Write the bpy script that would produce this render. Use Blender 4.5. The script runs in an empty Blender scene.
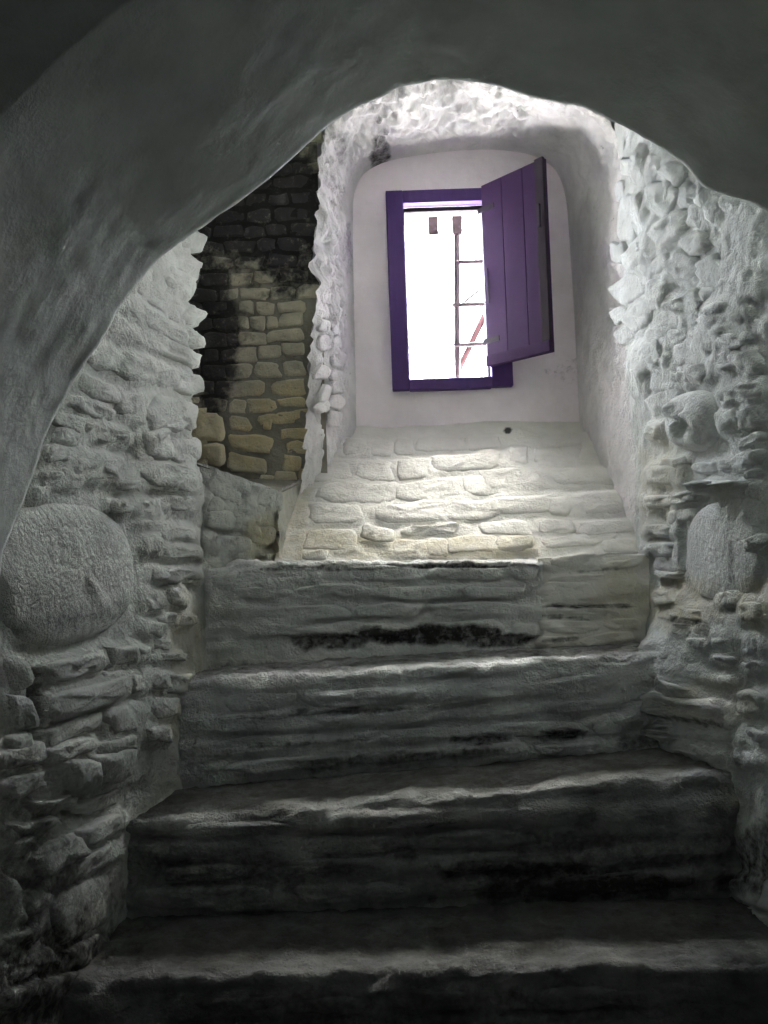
import bpy, math, random
import numpy as np
from mathutils import Vector, Matrix

random.seed(7)
S = bpy.context.scene
COL = S.collection

# ------------------------------------------------------------------ camera
EYE, F = 1.55, 850.0
PITCH, ROLL = math.atan(36 / F), math.radians(2.0)
f_ = np.array([0, math.cos(PITCH), math.sin(PITCH)])
r0 = np.array([1.0, 0, 0]); u0 = np.array([0, -math.sin(PITCH), math.cos(PITCH)])
r_ = r0 * math.cos(ROLL) - u0 * math.sin(ROLL)
u_ = u0 * math.cos(ROLL) + r0 * math.sin(ROLL)
CAMP = np.array([0, 0, EYE])
cam = bpy.data.objects.new('camera', bpy.data.cameras.new('camera'))
COL.objects.link(cam)
m = Matrix.Identity(4)
for i in range(3):
    m[i][0] = r_[i]; m[i][1] = u_[i]; m[i][2] = -f_[i]; m[i][3] = CAMP[i]
cam.matrix_world = m
cam.data.sensor_fit = 'VERTICAL'; cam.data.sensor_height = 24
cam.data.lens = 24 * F / 1024; cam.data.clip_start = 0.02
S.camera = cam

# ------------------------------------------------------------------ sky, lights, exposure
W = bpy.data.worlds.new('sky'); S.world = W; W.use_nodes = True
W.node_tree.nodes['Background'].inputs[0].default_value = (0.90, 0.95, 1.0, 1)
W.node_tree.nodes['Background'].inputs[1].default_value = 60.0
S.view_settings.view_transform = 'Standard'; S.view_settings.look = 'None'
S.view_settings.gamma = 1; S.view_settings.exposure = 0.95
S.cycles.use_denoising = True
S.cycles.max_bounces = 14; S.cycles.diffuse_bounces = 12
S.cycles.sample_clamp_indirect = 20


def area(name, loc, tgt, sx, sy, energy, col=(1, 1, 1), portal=False):
    l = bpy.data.lights.new(name, 'AREA'); l.shape = 'RECTANGLE'; l.size = sx; l.size_y = sy
    l.energy = energy; l.color = col
    o = bpy.data.objects.new(name, l); COL.objects.link(o)
    o.location = loc
    d = Vector(tgt) - Vector(loc)
    o.rotation_euler = d.to_track_quat('-Z', 'Y').to_euler()
    if portal: l.cycles.is_portal = True
    return o


area('window_portal', (0.335, 4.70, EYE + 1.36), (0.335, 2, EYE + 1.36), 0.50, 0.90, 1, portal=True)
# hazy sun, high outside the window, falling through it onto the sloping masonry
sn = bpy.data.lights.new('hazy_sun', 'SUN'); sn.energy = 52; sn.angle = math.radians(40); sn.color = (1.0, .95, .84)
so = bpy.data.objects.new('hazy_sun', sn); COL.objects.link(so)
so.rotation_euler = Vector((-.12, -.52, -1.0)).to_track_quat('-Z', 'Y').to_euler()
# dim fill lamp added behind the camera, not a fixture of the place
area('rear_fill', (-0.3, -1.2, 2.45), (0.1, 2.4, 1.7), 0.7, 0.7, 0.35, (0.93, 1.0, 0.96))


# ------------------------------------------------------------------ projection helpers
def ray(px, py):
    return f_ * F + r_ * (px - 384) + u_ * (512 - py)


def atY(px, py, Y):
    d = ray(px, py)
    return CAMP + d * (Y / d[1])


# ------------------------------------------------------------------ numpy noise
_rng = np.random.RandomState(3)
_P = _rng.permutation(256); _P = np.concatenate([_P, _P, _P])
_G = _rng.rand(256) * 2 - 1


def vnoise(p):
    i = np.floor(p).astype(int); f = p - i; f = f * f * (3 - 2 * f); i &= 255
    def g(a, b, c): return _G[_P[_P[_P[(i[:, 0] + a) & 255] + ((i[:, 1] + b) & 255)] + ((i[:, 2] + c) & 255)]]
    x, y, z = f[:, 0], f[:, 1], f[:, 2]
    def L(a, b, t): return a + (b - a) * t
    return L(L(L(g(0, 0, 0), g(1, 0, 0), x), L(g(0, 1, 0), g(1, 1, 0), x), y),
             L(L(g(0, 0, 1), g(1, 0, 1), x), L(g(0, 1, 1), g(1, 1, 1), x), y), z)


def fbm(p, sc, octv=4, gain=.5):
    p = np.asarray(p, float) * sc + 31.7; a, s, t = 1.0, 0, 0
    for _ in range(octv):
        s = s + a * vnoise(p); t += a; a *= gain; p = p * 2.03 + 11.3
    return s / t


def sstep(a, b, x):
    t = np.clip((x - a) / (b - a), 0, 1); return t * t * (3 - 2 * t)


# ------------------------------------------------------------------ materials
def wash(name, c1, c2, dark=(.06, .057, .052), warm=(.55, .46, .22), bump=.5, fine=1.0, peel=0.5, blot=1.0):
    mt = bpy.data.materials.new(name); mt.use_nodes = True
    nt = mt.node_tree; N = nt.nodes; Lk = nt.links.new
    b = N['Principled BSDF']; b.inputs['Roughness'].default_value = .88
    b.inputs['Specular IOR Level'].default_value = .25
    tc = N.new('ShaderNodeNewGeometry')

    def noise(sc, det, rough=.6):
        n = N.new('ShaderNodeTexNoise'); n.inputs['Scale'].default_value = sc
        n.inputs['Detail'].default_value = det; n.inputs['Roughness'].default_value = rough
        Lk(tc.outputs['Position'], n.inputs['Vector']); return n

    def ramp(src, lo, hi):
        r = N.new('ShaderNodeMapRange'); r.inputs[1].default_value = lo; r.inputs[2].default_value = hi
        Lk(src, r.inputs[0]); return r.outputs[0]

    def mix(fac, a, bb):
        x = N.new('ShaderNodeMix'); x.data_type = 'RGBA'
        if isinstance(fac, float): x.inputs[0].default_value = fac
        else: Lk(fac, x.inputs[0])
        for k, v in ((6, a), (7, bb)):
            if isinstance(v, tuple): x.inputs[k].default_value = (*v, 1)
            else: Lk(v, x.inputs[k])
        return x.outputs[2]

    def math_(op, a, bb):
        x = N.new('ShaderNodeMath'); x.operation = op
        for k, v in ((0, a), (1, bb)):
            if isinstance(v, (int, float)): x.inputs[k].default_value = v
            else: Lk(v, x.inputs[k])
        return x.outputs[0]

    n1 = noise(6, 6); n2 = noise(38, 5, .65); n3 = noise(130, 3); n4 = noise(15, 8, .75)
    c = mix(ramp(n1.outputs[0], .35, .68), c1, c2)
    # peeled / dirty specks
    sp = ramp(n4.outputs[0], .70 - .06 * peel, .80 - .06 * peel)
    c = mix(math_('MULTIPLY', sp, .75 * min(1, peel)), c, tuple(.25 * v for v in c2))
    a1 = N.new('ShaderNodeAttribute'); a1.attribute_name = 'warm'
    c = mix(math_('MULTIPLY', a1.outputs['Fac'], ramp(n4.outputs[0], .25, .65)), c, warm)
    a2 = N.new('ShaderNodeAttribute'); a2.attribute_name = 'soot'  # mask of real soot and stains plus painted shade
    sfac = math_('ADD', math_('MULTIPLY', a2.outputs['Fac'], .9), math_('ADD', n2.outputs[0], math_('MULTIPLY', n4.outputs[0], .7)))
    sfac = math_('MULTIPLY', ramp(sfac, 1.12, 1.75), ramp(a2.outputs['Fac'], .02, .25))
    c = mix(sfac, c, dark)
    Lk(c, b.inputs['Base Color'])
    h = math_('ADD', math_('MULTIPLY', n2.outputs[0], 1.0), math_('MULTIPLY', n3.outputs[0], .35 * fine))
    h = math_('ADD', h, math_('MULTIPLY', n4.outputs[0], 1.3))
    bp = N.new('ShaderNodeBump'); bp.inputs['Strength'].default_value = bump
    bp.inputs['Distance'].default_value = .02
    Lk(h, bp.inputs['Height']); Lk(bp.outputs[0], b.inputs['Normal'])
    return mt


def plain(name, col, rough=.6, metal=0, bump=0, sc=40, stretch=(1, 1, 1), col2=None):
    mt = bpy.data.materials.new(name); mt.use_nodes = True
    nt = mt.node_tree; N = nt.nodes; Lk = nt.links.new; b = N['Principled BSDF']
    b.inputs['Roughness'].default_value = rough; b.inputs['Metallic'].default_value = metal
    g = N.new('ShaderNodeTexCoord'); mp = N.new('ShaderNodeMapping'); mp.inputs['Scale'].default_value = stretch
    Lk(g.outputs['Object'], mp.inputs[0])
    n = N.new('ShaderNodeTexNoise'); n.inputs['Scale'].default_value = sc; n.inputs['Detail'].default_value = 6
    Lk(mp.outputs[0], n.inputs['Vector'])
    x = N.new('ShaderNodeMix'); x.data_type = 'RGBA'; Lk(n.outputs[0], x.inputs[0])
    x.inputs[6].default_value = (*col, 1); x.inputs[7].default_value = (*(col2 or tuple(.6 * v for v in col)), 1)
    Lk(x.outputs[2], b.inputs['Base Color'])
    if bump:
        bp = N.new('ShaderNodeBump'); bp.inputs['Strength'].default_value = bump; bp.inputs['Distance'].default_value = .004
        Lk(n.outputs[0], bp.inputs['Height']); Lk(bp.outputs[0], b.inputs['Normal'])
    return mt


DIRT = (.15, .135, .115)
M_LEFT = wash('whitewash_left', (.62, .63, .585), (.46, .47, .435), bump=.75)
M_RIGHT = wash('whitewash_right', (.66, .68, .67), (.48, .50, .485), bump=.6)
M_SILL = wash('whitewash_sill', (.84, .82, .77), (.72, .70, .64), bump=.45, peel=.8)
M_REVEAL = wash('whitewash_reveal', (.80, .78, .775), (.60, .585, .58), bump=.6, peel=1.1)
M_PLASTER = wash('window_plaster', (.93, .86, .89), (.84, .77, .80), bump=.15, fine=.5, peel=.1)
M_ARCH = wash('arch_plaster', (.69, .71, .68), (.50, .52, .495), bump=.3, peel=.2)
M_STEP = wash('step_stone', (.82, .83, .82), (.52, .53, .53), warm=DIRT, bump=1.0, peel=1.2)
M_STEP1 = wash('step_stone_top', (.90, .90, .87), (.66, .67, .65), warm=DIRT, bump=1.0, peel=1.3)  # top step lightened: light falloff down the flight put into colour
M_STEP3 = wash('step_stone_grimy_shaded', (.46, .465, .45), (.22, .225, .22), warm=DIRT, bump=1.0, peel=1.3)  # grime, plus falling light painted in as a darker tone
M_LOWSTEP = wash('step_stone_shaded', (.24, .245, .24), (.10, .10, .10), warm=(.08, .075, .065), bump=.9, peel=1.4)  # darkest copy, shade at the flight's foot put into the colour
M_BRICK = wash('old_brick', (.74, .68, .52), (.48, .44, .36), dark=(.085, .08, .08), warm=(.80, .62, .30), bump=.6, peel=.8)
M_MORTAR = wash('dark_mortar', (.40, .37, .31), (.24, .215, .18), dark=(.05, .048, .045), bump=.5)
M_SHELL = wash('dark_shell', (.10, .10, .10), (.06, .06, .06), bump=.3)
M_WOOD = plain('flare_tinted_wood', (.095, .045, .20), .75, bump=.5, sc=30, stretch=(1, 1, .12), col2=(.06, .02, .13))  # violet is lens-flare tint put into the wood colour
M_WOOD2 = plain('flare_tinted_brown_wood', (.03, .018, .028), .9, bump=.5, sc=30, stretch=(1, 1, .12), col2=(.015, .01, .016))
M_SHUT = plain('dark_flare_tinted_wood', (.052, .008, .074), .9, bump=.35, sc=9, stretch=(1, 1, .5), col2=(.020, .005, .048))  # darker wood, flare violet mixed into its colour
M_IRON = plain('rusty_iron', (.05, .028, .036), .6, .3, bump=.3, sc=60)
M_BLACK = plain('black_iron', (.03, .02, .035), .8)
M_REDIRON = plain('red_brown_timber', (.09, .03, .035), .8, bump=.2)
M_GROUND = plain('pale_gravel', (.55, .53, .50), .9, sc=3)


# ------------------------------------------------------------------ mesh building
def link_mesh(name, verts, faces, mat, parent=None, smooth=True, attrs=None, kind=None, **props):
    verts = np.asarray(verts, float)
    c = verts.mean(0) if parent is not None or kind is None else np.zeros(3)
    me = bpy.data.meshes.new(name)
    me.from_pydata((verts - c).tolist(), [], faces if isinstance(faces, list) else faces.tolist())
    me.materials.append(mat)
    if smooth: me.polygons.foreach_set('use_smooth', [True] * len(me.polygons))
    for k, v in (attrs or {}).items():
        a = me.attributes.new(k, 'FLOAT', 'POINT'); a.data.foreach_set('value', np.asarray(v, 'f'))
    o = bpy.data.objects.new(name, me); COL.objects.link(o)
    pl = parent.location if parent is not None else Vector((0, 0, 0))
    o.location = Vector(c) - pl
    if parent is not None: o.parent = parent
    if kind: o['kind'] = kind
    for k, v in props.items(): o[k] = v
    return o


def gridfaces(nu, nv, flip=False):
    i, j = np.meshgrid(np.arange(nu - 1), np.arange(nv - 1), indexing='ij')
    a = (i * nv + j).ravel()
    q = np.stack([a, a + nv, a + nv + 1, a + 1], 1)
    return q[:, ::-1] if flip else q


class Plane:
    def __init__(s, O, U, V, off=None):
        s.off = off
        s.O = np.array(O, float); s.U = np.array(U, float); s.U /= np.linalg.norm(s.U)
        V = np.array(V, float); V -= s.U * V.dot(s.U); s.V = V / np.linalg.norm(V)
        s.N = np.cross(s.U, s.V)
        if s.N.dot(CAMP - s.O) < 0: s.N = -s.N; s.fl = True
        else: s.fl = False

    def uv(s, px, py):
        d = ray(px, py); h = 0
        for _ in range(6 if s.off else 1):
            t = (s.O + s.N * h - CAMP).dot(s.N) / d.dot(s.N)
            q = CAMP + d * t - s.O
            if s.off: h = .5 * h + .5 * float(s.off((s.O + s.U * q.dot(s.U) + s.V * q.dot(s.V))[None])[0])
        return np.array([q.dot(s.U), q.dot(s.V)])

    def pt(s, uv, h=0):
        uv = np.atleast_2d(uv); h = np.broadcast_to(np.asarray(h, float), (len(uv),))
        p = s.O + uv[:, :1] * s.U + uv[:, 1:2] * s.V
        if s.off: h = h + s.off(p)
        return p + h[:, None] * s.N


def spec(pl, cx, cy, w, h, ang=0):
    a = math.radians(ang); ca, sa = math.cos(a), math.sin(a)
    q = lambda x, y: pl.uv(cx + x * ca - y * sa, cy + x * sa + y * ca)
    L, R, T, B = q(-w / 2, 0), q(w / 2, 0), q(0, -h / 2), q(0, h / 2)
    return (L + R + T + B) / 4, (R - L) / 2, (B - T) / 2


def local(c, eu, ev, uv):
    Mi = np.linalg.inv(np.stack([eu, ev], 1)); return (uv - c) @ Mi.T


def stains(pl, lst, uv, wp):
    s = np.zeros(len(uv))
    for t in lst:
        q = local(*spec(pl, *t[:5]), uv); st = t[5] if len(t) > 5 else 1
        rho = np.sqrt((q ** 2).sum(1)) + .45 * fbm(wp, 14, 3)
        s = np.maximum(s, st * sstep(1.15, .6, rho))
    return s


def make_stone(pl, sp, H, mat, parent, name='stone', n=3.0, seg=None, soot=(), warm=(), rough=.35, soot0=0., warm0=0., **props):
    c, eu, ev = sp
    size = max(np.linalg.norm(eu), np.linalg.norm(ev))
    A = seg or (18 if size > .11 else 14 if size > .06 else 11)
    rings = [1.04, .97, .86, .66, .36] if size > .06 else [1.04, .95, .8, .45]
    if seg: rings = [1.03, .985, .94, .87, .76, .62, .46, .28, .12]
    th = np.arange(A) / A * 2 * math.pi + random.random() * .3
    se = lambda v: np.sign(v) * np.abs(v) ** (2 / n)
    ox, oy = se(np.cos(th)), se(np.sin(th))
    ph = [random.random() * 6.28 for _ in range(3)]
    wob = 1 + (.0 if seg else 1) * (.07 * np.sin(2 * th + ph[0]) + .06 * np.sin(3 * th + ph[1]) + .05 * np.sin(5 * th + ph[2]))
    tx, ty = random.uniform(-.35, .35), random.uniform(-.4, .15)
    Q, hh = [], []
    for k, rh in enumerate(rings):
        Q.append(np.stack([ox * wob * rh, oy * wob * rh], 1))
        prof = (-.012 if k == 0 else H * max(0, 1 - rh ** (4 if seg else 8)) ** .6)
        hh.append(np.full(A, prof))
    Q.append(np.zeros((1, 2))); hh.append(np.array([H]))
    Q = np.concatenate(Q); hh = np.concatenate(hh)
    uv = c + Q[:, :1] * eu + Q[:, 1:] * ev
    wp = pl.pt(uv)
    up = np.clip(hh, 0, None) / H
    hh = hh + up * H * (tx * Q[:, 0] + ty * Q[:, 1]) * .7 + up * (fbm(wp, 22, 3) * H * rough * 2.4 + fbm(wp + 5, 60, 2) * H * rough * (.3 if seg else 1))
    uv = uv + (0 if seg else 1) * (np.stack([fbm(wp + 9, 18, 2), fbm(wp + 17, 18, 2)], 1) * min(.012, .44 * min(np.linalg.norm(eu), np.linalg.norm(ev))))
    V = pl.pt(uv, hh)
    fs = []
    for k in range(len(rings) - 1):
        for a in range(A):
            b2 = (a + 1) % A
            fs.append([k * A + a, k * A + b2, (k + 1) * A + b2, (k + 1) * A + a])
    last = (len(rings) - 1) * A
    for a in range(A): fs.append([last + a, last + (a + 1) % A, len(V) - 1])
    # orient outward
    p0, p1, p2 = V[fs[-1]]
    if np.cross(p1 - p0, p2 - p0).dot(pl.N) < 0: fs = [f[::-1] for f in fs]
    at = {'soot': np.maximum(stains(pl, soot, uv, V), soot0), 'warm': np.maximum(stains(pl, warm, uv, V), warm0)}
    return link_mesh(name, V, fs, mat, parent, True, at, **props)


def panel(name, pl, u0_, u1, v0, v1, res, mat, stones=(), H=.03, pits=(), soot=(), warm=(), amp=.012, kind='structure',
          nsc=5, smat=None, n=3.0, fil=.6, grow=1.0, rough=.35, soot0=0., warm0=0., parent=None, stone_name='stone', hvar=.35, mask=None, remap=None, **props):
    nu, nv = max(2, int((u1 - u0_) / res)), max(2, int((v1 - v0) / res))
    U, V = np.meshgrid(np.linspace(u0_, u1, nu), np.linspace(v0, v1, nv), indexing='ij')
    uv = np.stack([U.ravel(), V.ravel()], 1)
    if remap is not None: uv = remap(uv)
    wp = pl.pt(uv)
    h = fbm(wp, nsc, 4) * amp * 1.6 + fbm(wp + 3, 26, 3) * amp * .45
    sps = []
    fl = np.zeros(len(uv))
    for st in stones:
        st = (st[0], st[1], st[2] * grow, st[3] * grow, *st[4:])
        sp = spec(pl, *st[:5]); hs = (st[5] if len(st) > 5 else H) * random.uniform(1 - hvar, 1 + hvar)
        sps.append((sp, hs))
        rr = 2.2 * max(np.linalg.norm(sp[1]), np.linalg.norm(sp[2]))
        near = np.abs(uv - sp[0]).max(1) < rr
        q = local(*sp, uv[near]); rho = (np.abs(q) ** n).sum(1) ** (1 / n)
        fl[near] = np.maximum(fl[near], hs * fil * sstep(1.45, 1.0, rho))
    h = h + fl
    for p in pits:
        q = local(*spec(pl, *p[:5]), uv); rho = (np.abs(q) ** 3).sum(1) ** (1 / 3)
        h = h - p[5] * sstep(1.15, .75, rho)
    at = {'soot': np.maximum(stains(pl, soot, uv, wp), soot0), 'warm': np.maximum(stains(pl, warm, uv, wp), warm0)}  # soot also carries shade painted at the left wall's foot
    for p in pits:
        q = local(*spec(pl, *p[:5]), uv); rho = (np.abs(q) ** 3).sum(1) ** (1 / 3)
    fc = gridfaces(nu, nv, pl.fl)
    if mask is not None:
        keep = mask(wp[fc].mean(1)); fc = fc[keep]
    o = link_mesh(name, pl.pt(uv, h), fc, mat, parent, True, at, kind=kind, **props)
    for sp, hs in sps:
        low = name == 'wall_left' and sp[0][1] < EYE - .28
        make_stone(pl, sp, hs, smat or mat, o, stone_name, 5 if low else n, rough=rough * (.5 if low else 1), soot=soot, warm=warm, soot0=soot0, warm0=warm0)
    return o


def tile(lst, x0, y0, sc):
    return [(x0 + t[0] / sc, y0 + t[1] / sc, t[2] / sc, t[3] / sc, *t[4:]) for t in lst]


def rows(x0, x1, ys, hs, wmin, wmax, slope, H, seed, jit=2):
    r = random.Random(seed); out = []
    for y, hh in zip(ys, hs):
        x = x0 + r.uniform(0, wmin * .5)
        while x < x1 - wmin * .4:
            w = min(r.uniform(wmin, wmax), x1 - x)
            out.append((x + w / 2, y + slope * (x + w / 2 - 384) + r.uniform(-jit, jit), w * .93, hh * r.uniform(.75, 1.05),
                        math.degrees(math.atan(slope)) + r.uniform(-2, 2), H * r.uniform(.6, 1.3)))
            x += w
    return out


# ================================================================== LARGE STRUCTURE
def quad_box(name, lo, hi, mat, kind='structure', hole=None):
    pass


def box_faces(lo, hi):
    x0, y0, z0 = lo; x1, y1, z1 = hi
    v = [(x0, y0, z0), (x1, y0, z0), (x1, y1, z0), (x0, y1, z0), (x0, y0, z1), (x1, y0, z1), (x1, y1, z1), (x0, y1, z1)]
    f = [(0, 3, 2, 1), (4, 5, 6, 7), (0, 1, 5, 4), (1, 2, 6, 5), (2, 3, 7, 6), (3, 0, 4, 7)]
    return v, f


def boxes(name, lst, mat, parent=None, kind=None, bevel=0, smooth=False, **props):
    V, Fc = [], []
    for lo, hi in lst:
        v, f = box_faces(lo, hi); n0 = len(V); V += v; Fc += [[i + n0 for i in q] for q in f]
    o = link_mesh(name, V, Fc, mat, parent, smooth, kind=kind, **props)
    if bevel:
        b = o.modifiers.new('bevel', 'BEVEL'); b.width = bevel; b.segments = 2
    return o


# window opening in the back wall (plane Y = 4.45)
YW = 4.45
wl = atY(404, 300, YW)[0]; wr = atY(489, 300, YW)[0]
wt = atY(445, 203, YW)[2]; wb = atY(445, 382, YW)[2]
TOP = EYE + 2.22

# outer shell: closes the place off from the sky everywhere but the window
SX0, SX1, SY0, SY1 = -1.9, 1.9, -2.4, 4.72
boxes('floor', [((SX0, SY0, -.2), (SX1, 4.75, 0))], M_LOWSTEP, kind='structure')
boxes('ceiling', [((SX0, SY0, TOP), (SX1, 4.95, TOP + .15))], M_ARCH, kind='structure')
boxes('wall_behind', [((SX0, SY0 - .15, -.2), (SX1, SY0, TOP + .15))], M_ARCH, kind='structure')
boxes('wall_outer_left', [((SX0 - .15, SY0 - .15, -.2), (SX0, 4.75, TOP + .15))], M_ARCH, kind='structure')
boxes('wall_outer_right', [((SX1, SY0 - .15, -.2), (SX1 + .15, 4.75, TOP + .15))], M_ARCH, kind='structure')
# thick masonry round the window tunnel
boxes('wall_outer_back', [((SX0 - .15, YW + .05, -.2), (wl, 4.75, TOP + .15)), ((wr, YW + .05, -.2), (SX1 + .15, 4.75, TOP + .15)),
                          ((wl, YW + .05, wt), (wr, 4.75, TOP + .15)), ((wl, YW + .05, -.2), (wr, 4.75, wb))], M_REVEAL, kind='structure')
boxes('ground', [((-25, 4.76, -.6), (25, 60, -.5))], M_GROUND, kind='structure')

# --- entrance arch (barrel soffit Y 1.15 .. 1.8, front face, back face)
AP = [(-14, 1024), (-14, 760), (-12, 640), (-6, 585), (0, 552), (20, 503), (45, 445), (80, 378), (120, 308), (160, 262), (195, 235), (240, 200), (280, 166), (322, 132),
      (360, 107), (400, 92), (425, 85), (450, 83), (480, 84), (500, 88), (520, 94), (540, 99), (575, 105), (600, 114), (640, 134), (670, 150), (686, 160), (694, 172), (702, 186), (716, 192),
      (742, 201), (768, 216), (810, 246), (860, 300), (900, 380), (922, 470), (930, 580), (934, 760), (940, 1024)]
YB, YF = 1.80, 1.15
pts = np.array([atY(x, y, YB) for x, y in AP])
d = np.r_[0, np.cumsum(np.linalg.norm(np.diff(pts, axis=0), axis=1))]
nA = 420
tt = np.linspace(0, d[-1], nA)
px = np.interp(tt, d, pts[:, 0]); pz = np.interp(tt, d, pts[:, 2])
pz[0] = pz[-1] = 0.0
ker = np.ones(3) / 3
pxs = np.convolve(np.pad(px, 1, 'edge'), ker, 'valid'); pzs = np.convolve(np.pad(pz, 1, 'edge'), ker, 'valid')
cxA, czA = .13, EYE


def smooth_arr(a, k):
    return np.convolve(np.pad(a, k, 'edge'), np.ones(2 * k + 1) / (2 * k + 1), 'valid')


gx, gz = smooth_arr(px, 14), smooth_arr(pz, 14)
nY = 60
V = []
Ys = np.linspace(YF, YB, nY)
for k, Y in enumerate(Ys):
    t = (YB - Y) / (YB - YF)
    bl = min(1, t * 2.2)
    x = pxs * (1 - bl) + gx * bl; z = pzs * (1 - bl) + gz * bl
    dx, dz = x - cxA, z - czA; rr = np.hypot(dx, dz)
    # rounded nose at the far edge, slight flare toward the room
    grow = .03 * t + .01 * t * t
    V.append(np.stack([x + dx / rr * grow, np.full(nA, Y), z + np.where(dz > 0, dz / rr * grow, 0)], 1))
V = np.array(V)  # nY x nA x 3
# rings outward on both faces
front = []
for s in (.04, .25, .8, 1.9):
    dx, dz = V[0, :, 0] - cxA, V[0, :, 2] - czA; rr = np.hypot(dx, dz)
    front.append(np.stack([V[0, :, 0] + dx / rr * s, np.full(nA, YF - (.0 if s > .1 else .0)), V[0, :, 2] + np.where(dz > 0, dz / rr * s, 0)], 1))
back = []
for s in (.02, .1, .5, 1.9):
    dx, dz = V[-1, :, 0] - cxA, V[-1, :, 2] - czA; rr = np.hypot(dx, dz)
    back.append(np.stack([V[-1, :, 0] + dx / rr * s, np.full(nA, YB + (.012 if s < .05 else .03)), V[-1, :, 2] + np.where(dz > 0, dz / rr * s, 0)], 1))
ALL = np.concatenate([np.array(front[::-1]), V, np.array(back)])
nr = len(ALL)
P = ALL.reshape(-1, 3)
dx, dz = P[:, 0] - cxA, np.maximum(P[:, 2] - czA, 0); rr = np.hypot(dx, dz) + 1e-6
nn = fbm(P * np.array([1, .5, 1]), 3.0, 3) * .022 + fbm(P + 4, 20, 3) * .005
P = P + np.stack([dx / rr * nn, np.zeros(len(P)), dz / rr * nn], 1)
P[:, 2] = np.clip(P[:, 2], 0, TOP + .05); P[:, 0] = np.clip(P[:, 0], SX0 - .02, SX1 + .02)
link_mesh('wall_entrance_arch', P, gridfaces(nr, nA), M_ARCH, None, True, kind='structure')

# ================================================================== LEFT WALL
A0 = np.array([-.87, 1.55, 0]); A1 = np.array([-.722, 3.40, 0])
PL = Plane(A0, A1 - A0, (0, 0, 1), lambda p: -.06 * sstep(3.0, 2.7, p[:, 1]) * sstep(EYE - .5, EYE - .75, p[:, 2]))
T1 = tile([(690, 75, 85, 85, 20, .033), (650, 150, 190, 75, 30, .033), (640, 225, 150, 65, 32), (600, 305, 220, 75, 36), (570, 390, 280, 62, 33, .034),
           (600, 465, 250, 62, 24, .034), (430, 395, 110, 60, 28), (530, 560, 210, 85, 15), (390, 515, 130, 80, 18), (675, 600, 90, 80, 10, .033),
           (350, 622, 160, 70, 20), (460, 670, 85, 95, 5), (310, 690, 160, 60, 16), (610, 712, 180, 125, 8, .033), (235, 735, 100, 60, 18),
           (235, 795, 110, 70, 10), (370, 785, 160, 75, 12), (545, 825, 110, 105, 0, .034), (660, 840, 105, 100, 0), (180, 858, 100, 55, 0),
           (325, 905, 190, 95, 8), (470, 925, 90, 95, 5), (600, 940, 200, 95, 12, .034), (190, 950, 150, 60, 4), (120, 1000, 60, 60, 0),
           (690, 1000, 120, 60, 6), (690, 355, 70, 70, 30, .033), (690, 440, 60, 55, 20, .033), (690, 510, 60, 60, 15, .033)], 0, 220, 3.657)
T2 = tile([(460, 20, 90, 40, 8), (605, 22, 160, 50, 10), (540, 100, 130, 55, 8), (425, 100, 75, 50, 20), (650, 85, 120, 55, 5), (550, 165, 100, 32, 3),
           (640, 195, 110, 50, 3), (538, 240, 45, 60, 0), (650, 265, 150, 48, 5), (640, 352, 170, 52, 4), (640, 430, 65, 70, 0), (550, 440, 75, 70, 0),
           (600, 508, 60, 45, 0), (550, 548, 85, 55, 0), (675, 515, 55, 40, 0), (575, 600, 90, 38, 2), (610, 648, 110, 30, -4)], 0, 480, 3.657)
T3 = tile([(255, 685, 235, 85, -14), (425, 640, 100, 70, -8), (493, 640, 50, 60, -6), (38, 715, 85, 120, -12), (290, 795, 310, 95, -15), (408, 735, 85, 90, -15),
           (488, 740, 60, 80, -10), (38, 850, 85, 130, -12), (250, 905, 220, 70, -20), (425, 880, 105, 95, -16), (490, 860, 60, 110, -10),
           (45, 975, 100, 90, -15), (230, 985, 200, 60, -18), (420, 975, 140, 60, -18), (560, 930, 90, 60, -4), (590, 830, 110, 70, -2),
           (560, 730, 90, 60, -4), (650, 740, 100, 60, -4)], 0, 480, 3.657)
T4 = tile([(55, 165, 180, 75, -20), (262, 130, 125, 125, -8, .05), (410, 100, 160, 120, -10), (40, 60, 190, 80, -15), (230, 30, 160, 55, -12),
           (180, 235, 150, 55, -14), (365, 225, 150, 55, -20), (95, 318, 160, 60, -14), (165, 420, 220, 105, -27, .045), (340, 330, 190, 70, -28), (50, 390, 100, 70, -15),
           (300, 455, 250, 70, -28), (120, 590, 120, 75, -22), (15, 590, 60, 180, -10), (285, 620, 200, 160, -27), (60, 725, 140, 60, -20),
           (310, 765, 150, 70, -30), (90, 820, 190, 80, -22), (230, 900, 170, 70, -25), (60, 930, 150, 80, -18)], 0, 740, 3.657)
soot_shadeL = [(30, 700, 14, 70, 0, .7), (200, 690, 30, 40, 0, .4), (20, 900, 120, 200, 0, .6), (90, 920, 90, 160, 0, .5), (65, 640, 130, 16, -12, .5), (60, 990, 240, 200, 0, .9), (30, 880, 120, 160, 0, .6), (10, 830, 60, 200, 0, .5)]  # the large low patches paint shade at the wall's foot
pitL = [(30, 712, 13, 70, 0, .05), (75, 805, 20, 22, 0, .05), (40, 757, 25, 16, 0, .04)]
warmL = [(190, 720, 60, 40, 0, .35), (190, 640, 40, 120, 0, .3)]
lenL = np.linalg.norm(A1 - A0)
NZ = EYE + .20   # sill height of the side niche


def maskL(c):
    return ~((c[:, 1] > 3.25) & (c[:, 2] > NZ + .15))


wall_left = panel('wall_left', PL, -.45, lenL + .12, 0, TOP, .0125, M_LEFT, T1 + T2 + T3 + T4, .028, pitL, soot_shadeL, warmL, amp=.016, grow=1.08, rough=.4, n=3.4, mask=maskL)
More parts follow.
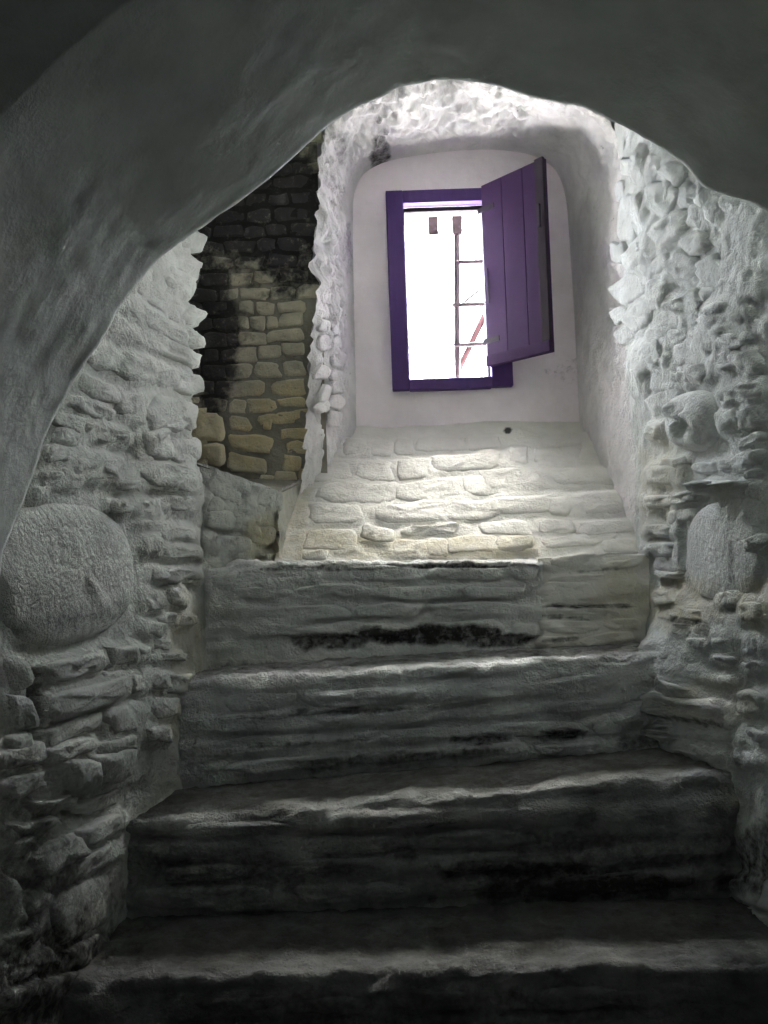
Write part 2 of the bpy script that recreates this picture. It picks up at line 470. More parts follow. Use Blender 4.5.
# boulder
make_stone(PL, spec(PL, 66, 573, 142, 142, -6), .036, M_LEFT, wall_left, 'boulder', n=2.35, seg=44, rough=.2, soot=[(75, 618, 130, 34, -10, .55), (40, 600, 80, 80, 0, .3)],
           label='large smooth rounded boulder bulging from the left wall')
# end cap behind the niche's near side
boxes('wall_niche_near', [((SX0, 3.12, NZ - .2), (-.765, 3.25, TOP))], M_LEFT, kind='structure')

# ================================================================== RIGHT WALL
B0 = np.array([1.085, 1.7, 0]); B1 = np.array([1.06, 3.62, 0])
PR = Plane(B0, B1 - B0, (0, 0, 1), lambda p: .15 * np.exp(-((p[:, 1] - 3.12) / .27) ** 2) * sstep(EYE - .12, EYE - .5, p[:, 2]))
R1 = tile([(190, 160, 55, 120, 5), (262, 175, 55, 130, 14), (285, 290, 80, 110, 8), (125, 400, 75, 200, 6), (192, 345, 60, 140, 8), (335, 320, 55, 120, 32),
           (408, 300, 48, 120, 14), (345, 195, 100, 110, 28), (462, 395, 80, 110, 22), (478, 285, 60, 80, 30), (540, 372, 55, 120, 25), (600, 340, 80, 65, 10),
           (330, 452, 190, 95, -40), (200, 570, 150, 100, -38), (455, 515, 110, 90, -42), (560, 485, 65, 110, 12), (640, 455, 105, 85, -22), (700, 395, 85, 90, 22),
           (390, 620, 120, 120, -45), (285, 610, 110, 60, -38), (520, 640, 120, 115, -30), (700, 600, 150, 110, -42), (650, 705, 160, 75, -22), (130, 725, 140, 100, -35),
           (280, 750, 90, 150, 8), (190, 850, 150, 105, -42), (350, 790, 60, 90, 15), (430, 785, 130, 85, -38), (515, 745, 65, 80, -20), (300, 900, 160, 95, -42),
           (455, 850, 75, 60, -35), (600, 855, 190, 140, -20, .05), (740, 720, 70, 70, -20), (745, 895, 70, 85, -20), (470, 965, 150, 80, -18), (640, 965, 160, 70, -18),
           (120, 930, 90, 60, -30), (370, 940, 80, 60, -25), (740, 500, 70, 70, -30), (620, 560, 70, 60, -30), (85, 560, 60, 90, -10), (90, 840, 70, 60, -30),
           (100, 280, 50, 80, 5), (130, 170, 50, 90, 8)], 600, 130, 4.571)
R2 = tile([(200, 190, 55, 120, 2), (300, 175, 120, 100, -6), (425, 60, 120, 110, -12), (445, 160, 130, 85, -16), (265, 60, 100, 110, -8), (600, 90, 160, 80, -18),
           (705, 105, 110, 95, -22), (290, 290, 115, 90, -15), (640, 255, 140, 85, -28), (735, 230, 85, 80, -22), (262, 418, 70, 75, 0), (625, 372, 100, 110, -15),
           (715, 355, 80, 85, -15), (700, 462, 140, 60, -18), (350, 558, 120, 42, -8), (508, 585, 125, 55, -5), (648, 560, 130, 70, -28), (735, 540, 75, 55, -12),
           (600, 668, 225, 55, -2, .055), (735, 610, 65, 45, -8), (300, 615, 150, 80, 0, .018), (392, 718, 115, 45, -14), (272, 735, 130, 50, -5, .02), (740, 690, 55, 90, 0),
           (370, 805, 100, 65, -5, .02), (280, 872, 130, 55, 0, .02), (715, 790, 80, 120, 0), (740, 930, 80, 65, -18), (280, 960, 130, 55, 0, .02), (185, 60, 60, 100, 0, .02)], 600, 340, 4.571)
R3 = tile([(320, 60, 110, 80, 0, .018), (605, 222, 110, 60, 5), (325, 112, 110, 28, 5), (320, 215, 110, 55, 0), (430, 285, 190, 55, 8), (610, 320, 120, 38, 3), (710, 275, 100, 95, 0),
           (600, 395, 120, 65, 0), (465, 430, 90, 50, 8), (700, 435, 100, 85, 4), (600, 505, 115, 48, 3), (450, 560, 120, 48, 18), (270, 455, 110, 90, 0, .02), (625, 595, 125, 60, 5),
           (385, 635, 190, 55, 18), (720, 540, 90, 60, 5), (430, 725, 330, 100, 12, .035), (710, 690, 130, 95, 6), (570, 835, 200, 70, 14), (715, 845, 110, 75, 14),
           (310, 815, 180, 65, 12), (450, 910, 190, 50, 16), (700, 950, 120, 55, 15), (290, 550, 120, 70, 10), (500, 360, 90, 60, 4, .02), (395, 360, 100, 55, 4, .02)], 600, 550, 4.571)
R4 = rows(700, 790, [800, 830, 862, 895, 925, 955], [26, 28, 28, 28, 26, 26], 35, 60, .25, .03, 5)
darkR = [(760, 860, 60, 90, 0, .8), (720, 900, 100, 200, 0, .6), (725, 608, 60, 14, 0, .5), (690, 622, 70, 8, 8, .8), (737, 560, 6, 70, 0, .8), (700, 720, 90, 8, 10, .6)]  # dark patches at a hole, a groove and low on the wall
warmR = [(680, 600, 90, 60, 0, .45), (760, 605, 40, 60, 0, .5), (660, 480, 60, 120, 0, .3), (720, 700, 100, 50, 0, .3)]
wall_right = panel('wall_right', PR, -.55, 1.89, 0, TOP, .0125, M_RIGHT, [(*t[:5], (t[5] if len(t) > 5 else .027) * (.35 if t[0] < 632 and t[1] < 560 else 1)) for t in R1 + R2 + R3 + R4], .027, [(684, 545, 6, 80, 0, .02)], darkR, warmR, amp=.022, grow=1.12, rough=.42, n=3.6)
make_stone(PR, spec(PR, 696, 421, 52, 60, -12), .05, M_RIGHT, wall_right, 'boulder', n=2.6, seg=26, rough=.5, label='knobbly rough-faced boulder high on the right wall')
make_stone(PR, spec(PR, 722, 552, 72, 100, 0), .02, M_RIGHT, wall_right, 'boulder', n=2.5, seg=30, rough=.2, soot=darkR, warm=warmR, label='smooth rounded boulder set low in the right wall')

# ================================================================== BACK: sloping sill, pier, window wall
p_lo = atY(400, 559, 3.58); p_hi = atY(400, 428, 4.43)
PS = Plane((0, p_lo[1], p_lo[2]), (1, 0, 0), (0, p_hi[1] - p_lo[1], p_hi[2] - p_lo[2]))
sl = math.hypot(p_hi[1] - p_lo[1], p_hi[2] - p_lo[2])
S1 = tile([(100, 185, 95, 55, 0), (210, 187, 105, 55, 0), (312, 190, 90, 52, 0), (400, 182, 80, 58, 0), (545, 172, 190, 50, -3), (700, 165, 125, 48, -4),
           (120, 275, 155, 72, 0), (287, 275, 140, 72, 0), (440, 268, 150, 72, -3), (635, 245, 250, 66, -5),
           (225, 358, 295, 75, 1), (500, 348, 240, 70, -4), (725, 330, 170, 76, -4),
           (130, 440, 205, 72, 0), (430, 440, 260, 72, -3), (665, 425, 230, 72, -4),
           (120, 540, 200, 70, 2), (295, 520, 115, 60, 10), (420, 572, 135, 62, 0), (522, 568, 100, 62, 0), (665, 555, 180, 66, -3), (500, 506, 220, 34, -3), (60, 600, 90, 40, 0)], 300, 400, 3.84)
S2 = tile([(105, 210, 70, 65, 0), (60, 290, 190, 66, -3), (130, 385, 250, 70, -2), (60, 470, 170, 50, 0), (90, 530, 130, 55, -2), (250, 205, 165, 62, -3), (435, 182, 220, 66, -6), (355, 288, 370, 62, -3), (435, 380, 235, 66, -6), (260, 388, 100, 60, -2), (245, 462, 130, 44, 0), (430, 468, 220, 46, -4), (330, 512, 270, 34, -5), (475, 540, 130, 44, 0), (330, 140, 300, 34, -6)], 490, 400, 3.657)
S1 = [(a, b, c, d_, e, .014 if len(r) == 0 else r[0]) for a, b, c, d_, e, *r in S1 + S2]


def remapS(uv):
    y = PS.pt(uv)[:, 1]
    lo = -.47 + .09 * np.clip((y - 3.58) / .5, 0, 1) + .010 * fbm(np.stack([y, y * 0, y * 0], 1), 16, 3)
    return np.stack([1.15 - (1.15 - uv[:, 0]) * (1.15 - lo) / (1.15 + .5), uv[:, 1]], 1)


wall_sill = panel('wall_below_window', PS, -.5, 1.15, -.02, sl + .06, .0125, M_SILL, S1, .016, [], [(430, 552, 90, 8, 0, .45), (343, 430, 12, 14, 0, .9), (508, 431, 10, 8, 0, 1.), (460, 560, 160, 8, 0, .5)],
                  [(330, 545, 170, 34, 0, .5), (480, 548, 160, 26, 0, .5), (290, 500, 40, 100, 0, .4)], amp=.010, fil=.5, remap=remapS, n=5, hvar=.5, grow=1.07)  # warm spots low on the slope paint yellowish bounced light
# pier to the right of the top step, flush with its riser
xk = atY(541, 600, 3.42)[0]
q_lo = atY(590, 662, 3.39); q_hi = atY(590, 557, 3.45)
PP = Plane((0, q_lo[1], q_lo[2]), (1, 0, 0), (0, q_hi[1] - q_lo[1], q_hi[2] - q_lo[2]))
pl_ = math.hypot(q_hi[1] - q_lo[1], q_hi[2] - q_lo[2])
P1 = tile([(300, 590, 190, 50, -5), (470, 605, 160, 46, -8), (280, 700, 240, 70, 0), (480, 685, 160, 60, 5), (330, 776, 310, 34, 2), (290, 832, 240, 44, 4),
           (480, 822, 150, 48, 3), (430, 872, 230, 40, -8), (330, 652, 240, 28, -4), (220, 880, 110, 40, 0)], 490, 400, 3.657)
wall_pier = panel('wall_pier', PP, xk, 1.15, -.03, pl_, .011, M_SILL, P1, .024, [],
                  [(600, 520, 60, 8, 0, .3), (585, 606, 110, 6, 0, .9), (570, 618, 80, 5, 4, .6), (600, 571, 70, 6, -4, .5), (560, 640, 50, 8, -5, .7)],
                  [(620, 600, 60, 100, 0, .35)], amp=.010, fil=.5)
PPT = Plane((0, q_hi[1] - .01, q_hi[2]), (1, 0, 0), (0, 1, .02))
panel('wall_pier_shelf', PPT, xk, 1.15, 0, .22, .02, M_SILL, amp=.006)

# splayed wall below the niche (left of the slope)
C0 = np.array([-.735, 3.36, 0]); C1 = np.array([-.445, 3.63, 0])
PC = Plane(C0, C1 - C0, (0, 0, 1))
zt0 = atY(200, 462, 3.4)[2]; zt1 = atY(280, 492, 3.63)[2]


ZT = EYE - .07


def remapC(uv):
    y = PC.pt(uv)[:, 1]; t = np.clip((y - 3.36) / .27, -.1, 1)
    top = zt0 + (zt1 - zt0) * t + .012 * fbm(np.stack([y, y * 0, y * 0], 1), 14, 3)
    return np.stack([uv[:, 0], ZT + (uv[:, 1] - ZT) / (zt0 - ZT) * (top - ZT)], 1)


C_ST = [(225, 490, 34, 22, 15), (250, 512, 36, 20, 10), (222, 520, 30, 20, 5), (262, 535, 30, 18, 5), (232, 545, 40, 18, 3), (215, 505, 20, 16, 10), (268, 500, 26, 20, 20)]
panel('wall_niche_parapet', PC, -.03, .40, ZT, zt0, .011, M_LEFT, C_ST, .014, [], [(285, 534, 26, 8, 0, .8)], [(270, 540, 50, 60, 0, .6)], amp=.035, remap=remapC, nsc=12)
zt2 = atY(303, 478, 4.1)[2]
PC2 = Plane((-.45, 3.62, 0), (.07, .5, 0), (0, 0, 1))


def remapC2(uv):
    y = PC2.pt(uv)[:, 1]
    top = zt1 + (zt2 - zt1) * (y - 3.62) / .48 + .01 * fbm(np.stack([y, y * 0, y * 0], 1), 14, 3)
    return np.stack([uv[:, 0], ZT + (uv[:, 1] - ZT) / (zt2 - ZT) * (top - ZT)], 1)


panel('wall_niche_jamb', PC2, -.02, .52, ZT, zt2, .011, M_LEFT, amp=.014, remap=remapC2, warm0=.3)
# niche floor, following the sloping parapet top
nf = [(SX0, 3.3, zt0 - .01), (-.74, 3.36, zt0 - .01), (-.45, 3.63, zt1 - .01), (-.36, 4.10, zt2 - .01), (-.28, 4.3, zt2 - .01), (SX0, 4.3, zt2 - .01)]
link_mesh('niche_floor', nf, [[0, 1, 2], [0, 2, 3, 5], [3, 4, 5]], M_MORTAR, None, False, kind='structure')

# brick wall at the far side of the niche
D1 = np.array([-.30, 4.10, 0]); D0 = np.array([-1.4, 4.22, 0])
PB = Plane(D0, D1 - D0, (0, 0, 1))
BR = tile([(400, 115, 85, 70), (475, 112, 60, 62), (570, 100, 125, 75), (575, 35, 130, 58), (440, 38, 90, 66), (345, 40, 80, 60), (325, 118, 60, 60),
           (375, 200, 155, 62), (548, 182, 175, 68, -4), (265, 200, 60, 62), (340, 280, 120, 72), (465, 268, 115, 72), (585, 254, 110, 76, -3), (245, 280, 60, 62),
           (300, 366, 140, 74, -3), (448, 358, 142, 74), (588, 348, 112, 76), (340, 456, 190, 80, -3), (560, 446, 165, 84, -3), (210, 455, 60, 70),
           (300, 550, 90, 72), (420, 542, 145, 74, -3), (572, 524, 140, 54, -5), (310, 632, 105, 74), (535, 602, 245, 62, -8),
           (370, 732, 215, 92, 3), (590, 682, 140, 54), (340, 838, 200, 92, 9), (600, 755, 110, 70), (575, 835, 100, 76), (540, 905, 110, 60), (450, 640, 40, 50),
           (445, 930, 80, 60, 10), (640, 900, 60, 70)], 180, 300, 5.12)
BR = [(t + (0,) if len(t) == 4 else t) for t in BR]
BL = tile([(150, 650, 140, 150, 0), (165, 790, 135, 110, 0)], 180, 300, 5.12)
r = random.Random(11)
y = 292; k = 0
while y > 110:
    x = 322 - (k % 2) * 13
    first = True
    while x > 192:
        w = r.uniform(20, 34)
        if first and k % 2: w += 10
        first = False
        if not (y > 278 and x < 320 and False):
            BR.append((x - w / 2, y + .035 * (x - 300) * -1 + r.uniform(-1, 1), w * .92, 13.5 * r.uniform(.85, 1), r.uniform(-3, 3)))
        x -= w
    y -= 15.5; k += 1
# left dark lower part
for yy in range(308, 410, 16):
    x = 240 - (yy // 16 % 2) * 12
    lim = 196
    while x > lim:
        w = r.uniform(18, 28); 
        if x - w / 2 < 232: BR.append((x - w / 2, yy, w * .9, 13, r.uniform(-3, 3)))
        x -= w
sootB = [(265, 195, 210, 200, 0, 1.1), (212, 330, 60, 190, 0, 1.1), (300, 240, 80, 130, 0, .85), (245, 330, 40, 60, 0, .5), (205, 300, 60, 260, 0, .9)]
warmB = [(285, 405, 90, 60, 0, .55), (260, 440, 90, 60, 0, .65), (300, 440, 50, 90, 0, .7)]
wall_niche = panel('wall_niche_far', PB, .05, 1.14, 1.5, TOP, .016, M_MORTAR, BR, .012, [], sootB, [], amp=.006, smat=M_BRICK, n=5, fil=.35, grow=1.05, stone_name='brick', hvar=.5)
# patch: warm attribute on bricks
for ch in wall_niche.children:
    me = ch.data
    w = np.array([v.co for v in me.vertices]) + np.array(ch.location)
    uvw = np.stack([(w - PB.O) @ PB.U, (w - PB.O) @ PB.V], 1)
    me.attributes['warm'].data.foreach_set('value', stains(PB, warmB, uvw, w).astype('f'))
PBL = Plane((-1.4, 3.90, 0), (1, 0, 0), (0, 0, 1))
panel('wall_niche_block', PBL, .0, .60, 1.6, atY(205, 408, 3.90)[2], .012, M_BRICK, BL, .02, [], [], [(205, 430, 60, 80, 0, .4)], amp=.006, n=4)

# window wall plane with its opening
PW = Plane((0, YW, 0), (1, 0, 0), (0, 0, 1))


def maskW(c):
    return ~((c[:, 0] > wl - .005) & (c[:, 0] < wr + .005) & (c[:, 2] > wb - .005) & (c[:, 2] < wt + .005))


panel('wall_window', PW, -.40, 1.25, EYE + .3, TOP, .01, M_PLASTER, amp=.005, nsc=3, mask=maskW, soot=[(345, 425, 14, 10, 0, .8), (575, 370, 60, 30, 0, .3)])

# window recess: lofted reveals and rough vault
inner = [(357, 446), (356, 380), (354, 300), (353, 230), (353, 196), (362, 174), (385, 162), (415, 156), (450, 152), (490, 150), (530, 154), (556, 168), (566, 195), (570, 250), (574, 320), (577, 380), (580, 446)]
outer = [(300, 505), (307, 415), (313, 300), (318, 200), (322, 130), (336, 108), (365, 92), (400, 80), (440, 74), (490, 74), (540, 86), (590, 108), (625, 140), (634, 210), (640, 290), (644, 370), (645, 565)]
oY = [3.98, 3.98, 3.98, 3.98, 3.98, 3.94, 3.9, 3.88, 3.86, 3.82, 3.78, 3.72, 3.64, 3.58, 3.56, 3.56, 3.56]


def dens(Pn, n_):
    Pn = np.array(Pn, float); t = np.linspace(0, 1, len(Pn)); q = np.linspace(0, 1, n_)
    o_ = np.stack([np.interp(q, t, Pn[:, k]) for k in range(3)], 1)
    for _ in range(90):
        o_[1:-1] = (o_[:-2] + 2 * o_[1:-1] + o_[2:]) / 4
    return o_


nS, nT = 360, 60
I3 = dens([atY(x, y, YW + .01) for x, y in inner], nS)
O3 = dens([atY(x, y, Y) for (x, y), Y in zip(outer, oY)], nS)
Vv = []
for k in range(nT):
    t = k / (nT - 1); t2 = t ** 1.35
    Vv.append(I3 * (1 - t2) + O3 * t2 if True else None)
Vv = np.array(Vv)
Yi = np.linspace(0, 1, nT)[:, None]
Vv[:, :, 1] = I3[:, 1] * (1 - Yi) + O3[:, 1] * Yi
P = Vv.reshape(-1, 3)
ctr = np.array([.32, 0, EYE + 1.2])
dirn = P - ctr; dirn[:, 1] = 0; dirn /= np.linalg.norm(dirn, axis=1)[:, None]
tmask = np.repeat(np.linspace(0, 1, nT), nS)
u_s = np.tile(np.linspace(0, 1, nS), nT)
amp_ = (.014 + .045 * np.where(u_s < .62, 1, .35)) * sstep(0, .5, tmask)
hN = fbm(P, 9, 4) * amp_ + fbm(P + 3, 30, 3) * amp_ * .6
P = P - dirn * hN[:, None]
stn = stains(Plane((0, 3.95, 0), (1, 0, 0), (0, 0, 1)), [(380, 118, 26, 30, 0, .8), (335, 125, 20, 40, 0, .4), (345, 220, 14, 60, 0, .4), (330, 160, 26, 40, 0, .4), (590, 120, 24, 12, 0, .5)],
             np.stack([P[:, 0], P[:, 2]], 1), P)
link_mesh('wall_window_reveal', P, gridfaces(nT, nS), M_REVEAL, None, True, {'soot': stn, 'warm': np.zeros(len(P))}, kind='structure')
# rough stones in the left reveal and along the vault edge
E0 = np.array([O3[40][0], O3[40][1], 0]); E1 = np.array([I3[40][0], I3[40][1], 0])
E0[0] += .012; E1[0] += .012
PE = Plane(E0, E1 - E0, (0, 0, 1))
reveal_parent = bpy.data.objects['wall_window_reveal']
r = random.Random(4)
for yy in range(150, 430, 15):
    for cx in (331, 343):
        if r.random() < .75:
            make_stone(PE, spec(PE, cx - (yy - 150) * .03 + r.uniform(-2, 2), yy + r.uniform(-4, 4), r.uniform(9, 14), r.uniform(10, 17), r.uniform(-25, 25)), .009, M_REVEAL, reveal_parent, rough=.5,
                       soot=[(cx, yy, 10, 4, 0, .5)] if r.random() < .3 else ())
# small wedge wall carrying the reveal's outer edge down to the slope (between niche and sill)
jl = [O3[0] + np.array([-.0, 0, -.5]), O3[0], O3[75], O3[100]]


# ================================================================== STEPS
def lip(l, r, Y):
    a = atY(*l, Y); b = atY(*r, Y)
    return lambda x: a[2] + (b[2] - a[2]) * (x - a[0]) / (b[0] - a[0])


def step(label, lipL, lipR, Yf, Yb, zbot, mat, stones, X0, X1, soot, warm=(), H=.012, rnd=.035, treadsoot=.9, under=None):
    a = atY(*lipL, Yf); b = atY(*lipR, Yf)
    zl = lambda x: a[2] + (b[2] - a[2]) * (x - a[0]) / (b[0] - a[0])
    res = .014
    zc = (a[2] + b[2]) / 2
    prof = []
    hgt = zc - zbot
    for s in np.arange(0, hgt - rnd, res): prof.append((Yf, -hgt + s, 0.0))
    for k in range(7):
        an = k / 6 * math.pi / 2
        prof.append((Yf + rnd - rnd * math.cos(an), -rnd + rnd * math.sin(an), an))
    for s in np.arange(Yf + rnd + res, Yb, res): prof.append((s, 0.0, math.pi / 2))
    xs = np.arange(X0, X1, res)
    npf = len(prof)
    V = np.zeros((len(xs), npf, 3)); Nn = np.zeros_like(V)
    for j, (Y, dz, an) in enumerate(prof):
        V[:, j, 0] = xs; V[:, j, 1] = Y
        V[:, j, 2] = zl(xs) * 1.0 + dz if dz > -hgt * .97 else (zbot if under is None else under(xs) - .02)
        Nn[:, j] = (0, -math.cos(an), math.sin(an))
    P = V.reshape(-1, 3); Nn = Nn.reshape(-1, 3)
    pl = Plane((0, Yf, 0), (1, 0, 0), (0, 0, 1))
    uv = np.stack([P[:, 0], P[:, 2]], 1)
    st = np.abs(Nn[:, 2])
    h = (fbm(P * np.array([.35, 1, 1.8]), 11, 4) * .042 - np.abs(fbm(P * np.array([.3, 1, 2.6]) + 2, 12, 3)) * .03) * (1 - .7 * st) + fbm(P, 28, 3) * .012
    edge = np.exp(-((P[:, 2] - zl(P[:, 0])) / .05) ** 2) * np.exp(-((P[:, 1] - Yf) / .08) ** 2)
    h = h + edge * fbm(P + 7, 16, 3) * .035
    sps = []; fl = np.zeros(len(P))
    for s in stones:
        sp = spec(pl, *s[:5]); hs = s[5] if len(s) > 5 else H
        sps.append((sp, hs)); q = local(*sp, uv); rho = (np.abs(q) ** 3).sum(1) ** (1 / 3)
        fl = np.maximum(fl, hs * .6 * sstep(1.4, 1, rho) * (1 - st))
    h = h + fl
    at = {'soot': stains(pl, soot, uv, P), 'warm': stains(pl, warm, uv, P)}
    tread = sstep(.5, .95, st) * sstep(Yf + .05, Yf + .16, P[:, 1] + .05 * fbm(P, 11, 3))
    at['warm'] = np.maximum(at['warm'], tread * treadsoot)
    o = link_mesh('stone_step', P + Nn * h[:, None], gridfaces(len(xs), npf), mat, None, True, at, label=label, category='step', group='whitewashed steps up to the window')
    for sp, hs in sps:
        make_stone(pl, sp, hs, mat, o, soot=soot, warm=warm, rough=.5)
    return o


z2 = atY(420, 655, 3.40)[2]
st1 = rows(212, 540, [574, 592, 610, 630], [16, 15, 15, 16], 60, 120, -.01, .018, 21)
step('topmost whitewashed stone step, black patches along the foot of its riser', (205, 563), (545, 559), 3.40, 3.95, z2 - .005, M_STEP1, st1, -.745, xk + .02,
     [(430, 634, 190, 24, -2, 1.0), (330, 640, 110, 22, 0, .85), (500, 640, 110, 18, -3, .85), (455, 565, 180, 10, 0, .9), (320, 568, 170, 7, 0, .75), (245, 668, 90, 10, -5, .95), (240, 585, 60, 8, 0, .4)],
     [(480, 562, 160, 8, 0, .3)], under=lip((209, 680), (610, 656), 3.03))
z3 = atY(420, 762, 3.03)[2]
st2 = rows(185, 625, [697, 716, 737, 758], [17, 17, 17, 16], 70, 150, -.055, .022, 22)
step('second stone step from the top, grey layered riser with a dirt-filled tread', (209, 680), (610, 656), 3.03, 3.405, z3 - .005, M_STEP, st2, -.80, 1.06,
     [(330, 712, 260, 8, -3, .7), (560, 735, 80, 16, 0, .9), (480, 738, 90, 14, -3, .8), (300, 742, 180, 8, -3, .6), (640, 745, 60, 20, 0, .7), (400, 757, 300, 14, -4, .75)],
     [(620, 655, 90, 10, 0, .4)], under=lip((290, 810), (700, 776), 2.66))
z4 = atY(420, 905, 2.66)[2]
st3 = rows(125, 735, [822, 842, 864, 888], [19, 20, 21, 22], 80, 180, -.04, .022, 23)
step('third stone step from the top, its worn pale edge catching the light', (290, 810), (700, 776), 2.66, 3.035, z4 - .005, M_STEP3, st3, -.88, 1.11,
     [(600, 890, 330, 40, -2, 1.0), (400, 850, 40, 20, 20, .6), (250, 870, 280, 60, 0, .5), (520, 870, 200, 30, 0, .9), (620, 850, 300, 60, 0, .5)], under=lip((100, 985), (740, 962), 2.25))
step('lowest stone step in view, colour darkened for shade, crumbling at the bottom of the flight', (100, 985), (740, 962), 2.25, 2.665, .0, M_LOWSTEP,
     rows(90, 760, [1003, 1022], [18, 18], 90, 170, -.03, .012, 24), -.93, 1.11,
     [(110, 955, 80, 30, 0, .9), (500, 930, 500, 30, 0, .7), (400, 1010, 700, 50, 0, .6)])


# ================================================================== WINDOW
win = bpy.data.objects.new('window_1', None); COL.objects.link(win)
win.location = (.33, YW, wb); win['kind'] = 'structure'
fl_, fr_ = atY(389, 290, YW - .03)[0], atY(509, 290, YW - .03)[0]
ft_, fb_ = atY(445, 190, YW - .03)[2], atY(445, 389, YW - .03)[2]
y0, y1 = YW - .05, YW + .02
il, ir = wl + .004, wr - .004
it, ib = wt - .012, wb + .012
boxes('frame_jamb', [((fl_, y0, fb_), (il + .008, y1, ft_))], M_WOOD, win, bevel=.005)
boxes('frame_jamb', [((ir - .004, y0, fb_ + .002), (fr_, y1, ft_))], M_WOOD, win, bevel=.005)
boxes('frame_head', [((il + .008, y0 + .002, it), (ir - .004, y1, ft_ - .001))], M_WOOD, win, bevel=.004)
boxes('frame_sill', [((il + .008, y0 - .008, fb_ - .004), (ir - .004, y1, ib))], M_WOOD, win, bevel=.005)
# inner rebate
rb = .012
boxes('frame_rebate', [((il + .004, y1, ib), (il + .004 + rb, y1 + .03, it)), ((ir - rb - .002, y1, ib), (ir - .002, y1 + .03, it)),
                       ((il, y1, it - .022), (ir, y1 + .03, it)), ((il, y1, ib - .004), (ir, y1 + .03, ib + .006))], M_WOOD2, win, bevel=.002)
# iron bars, set outside in the tunnel
YG = 4.66


def bar(pa, pb, rad, mat, name, parent, sides=8):
    a, b = Vector(pa), Vector(pb); dd = b - a
    q = dd.to_track_quat('Z', 'Y').to_matrix()
    V, Fc = [], []
    for e, base in enumerate((a, b)):
        for k in range(sides):
            an = k / sides * 2 * math.pi
            V.append(base + q @ Vector((math.cos(an) * rad, math.sin(an) * rad, 0)))
    for k in range(sides): Fc.append([k, (k + 1) % sides, sides + (k + 1) % sides, sides + k])
    Fc.append(list(range(sides))[::-1]); Fc.append(list(range(sides, 2 * sides)))
    return link_mesh(name, [tuple(v) for v in V], Fc, mat, parent, False)


for x in (433, 457):
    t = atY(x, 225, YG); b_ = atY(x, 385, YG)
    bar((t[0], YG, wt + .01), (t[0] if False else b_[0] - .0, YG, wb - .01), .019 if x == 457 else .010, M_IRON, 'window_bar', win)
for y in (305, 345):
    a = atY(400, y + 1, YG); b_ = atY(492, y + 1, YG); z = (a[2] + b_[2]) / 2
    bar((wl - .01, YG - .012, z), (wr + .01, YG - .012, z), .013, M_IRON, 'window_bar', win)
a = atY(457, 263, YG); b_ = atY(490, 263, YG)
bar((a[0], YG - .01, a[2]), (wr + .01, YG - .01, a[2]), .013, M_IRON, 'window_bar', win)
for x in (433, 457):
    t = atY(x, 226, YG)
    boxes('bar_socket', [((t[0] - .028, YG - .025, wt - .10), (t[0] + .028, YG + .02, wt + .004))], M_IRON, win, bevel=.004)
# pane added over the left half, its haze imitating glare on the bars
pane_m = bpy.data.materials.new('glare_haze_glass'); pane_m.use_nodes = True
nt = pane_m.node_tree; nt.nodes.clear()
out = nt.nodes.new('ShaderNodeOutputMaterial'); mx = nt.nodes.new('ShaderNodeMixShader'); tr = nt.nodes.new('ShaderNodeBsdfTransparent')
tl = nt.nodes.new('ShaderNodeBsdfTranslucent'); nz = nt.nodes.new('ShaderNodeTexNoise'); mr = nt.nodes.new('ShaderNodeMapRange')
nz.inputs['Scale'].default_value = 4; mr.inputs[3].default_value = .16; mr.inputs[4].default_value = .4
nt.links.new(nz.outputs[0], mr.inputs[0]); nt.links.new(mr.outputs[0], mx.inputs[0])
nt.links.new(tr.outputs[0], mx.inputs[1]); nt.links.new(tl.outputs[0], mx.inputs[2]); nt.links.new(mx.outputs[0], out.inputs[0])
tl.inputs[0].default_value = (.9, .9, .9, 1)
pa = atY(452, 300, YG - .05)
boxes('glare_pane', [((il + .016, YG - .052, ib), (pa[0], YG - .048, it - .10))], pane_m, win)

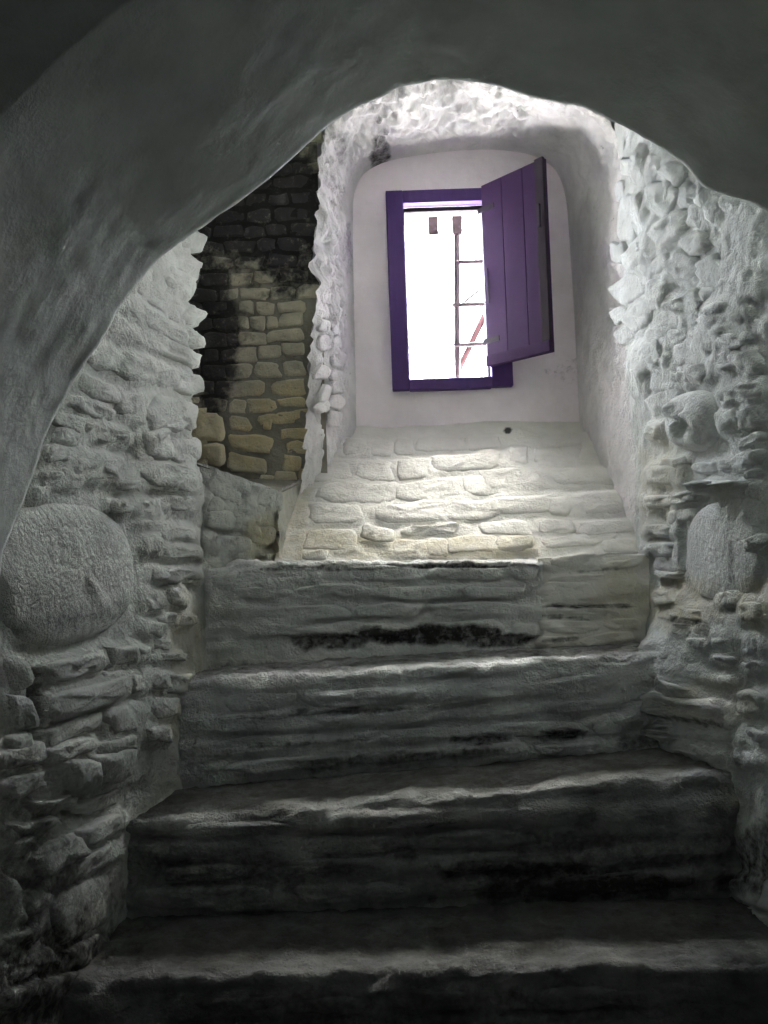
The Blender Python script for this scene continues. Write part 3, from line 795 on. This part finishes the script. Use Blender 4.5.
# shutter, hinged at the right jamb and swung into the room
hb = np.array([atY(486, 280, 4.40)[0], 4.395]); fe = np.array([atY(549, 250, 4.09)[0], 4.09])
zb_, zt_ = atY(487, 367, 4.39)[2], atY(486, 186, 4.39)[2]
sw = np.linalg.norm(fe - hb); sh = zt_ - zb_
shut = bpy.data.objects.new('shutter', None); COL.objects.link(shut); shut.parent = win
ang = math.atan2(fe[1] - hb[1], fe[0] - hb[0])
shut.location = Vector((hb[0], hb[1], zb_)) - win.location; shut.rotation_euler = (0, 0, ang)
shut['label'] = 'dark wooden shutter, flare violet in its colour, swung open into the room'


def lbox(name, lo, hi, mat, par, bevel=.003):
    v, f = box_faces(lo, hi); v = np.array(v); c = v.mean(0)
    me = bpy.data.meshes.new(name); me.from_pydata((v - c).tolist(), [], f); me.materials.append(mat)
    o = bpy.data.objects.new(name, me); COL.objects.link(o); o.parent = par; o.location = c
    b = o.modifiers.new('bevel', 'BEVEL'); b.width = bevel; b.segments = 2
    return o


# local x along the leaf, local -y is the face towards the camera (and left)
npl = 3; pw = sw / npl
for k in range(npl):
    lbox('plank', (k * pw + .0012, -.012, 0), ((k + 1) * pw - .0012, .012, sh), M_SHUT, shut, .0025)
for z in (.0,):
    lbox('rail', (.0, -.030, z), (sw, -.0125, z + .055), M_SHUT, shut)
lbox('stile', (sw - .045, -.031, .055), (sw + .006, -.0125, sh), M_WOOD2, shut)
lbox('latch', (sw - .03, -.045, sh * .64), (sw - .015, -.031, sh * .76), M_BLACK, shut, .002)
lbox('hinge', (-.012, -.034, sh * .12), (.10, -.030, sh * .12 + .028), M_BLACK, shut, .001)
lbox('hinge', (-.012, -.034, sh * .84), (.10, -.030, sh * .84 + .028), M_BLACK, shut, .001)
bar(tuple(np.array(atY(487, 268, 4.37))), tuple(np.array(atY(489, 303, 4.36))), .003, M_BLACK, 'hook', win, 6)

# diagonal brace and stay wire fixed across the outer face of the grille
YO = 4.70
bar(tuple(atY(500, 283, YO)), tuple(atY(450, 388, YO)), .020, M_REDIRON, 'diagonal_brace', win)['label'] = 'reddish diagonal brace behind the bars'
bar(tuple(atY(497, 276, YO + .03)), tuple(atY(432, 328, YO + .03)), .009, M_IRON, 'stay_wire', win)
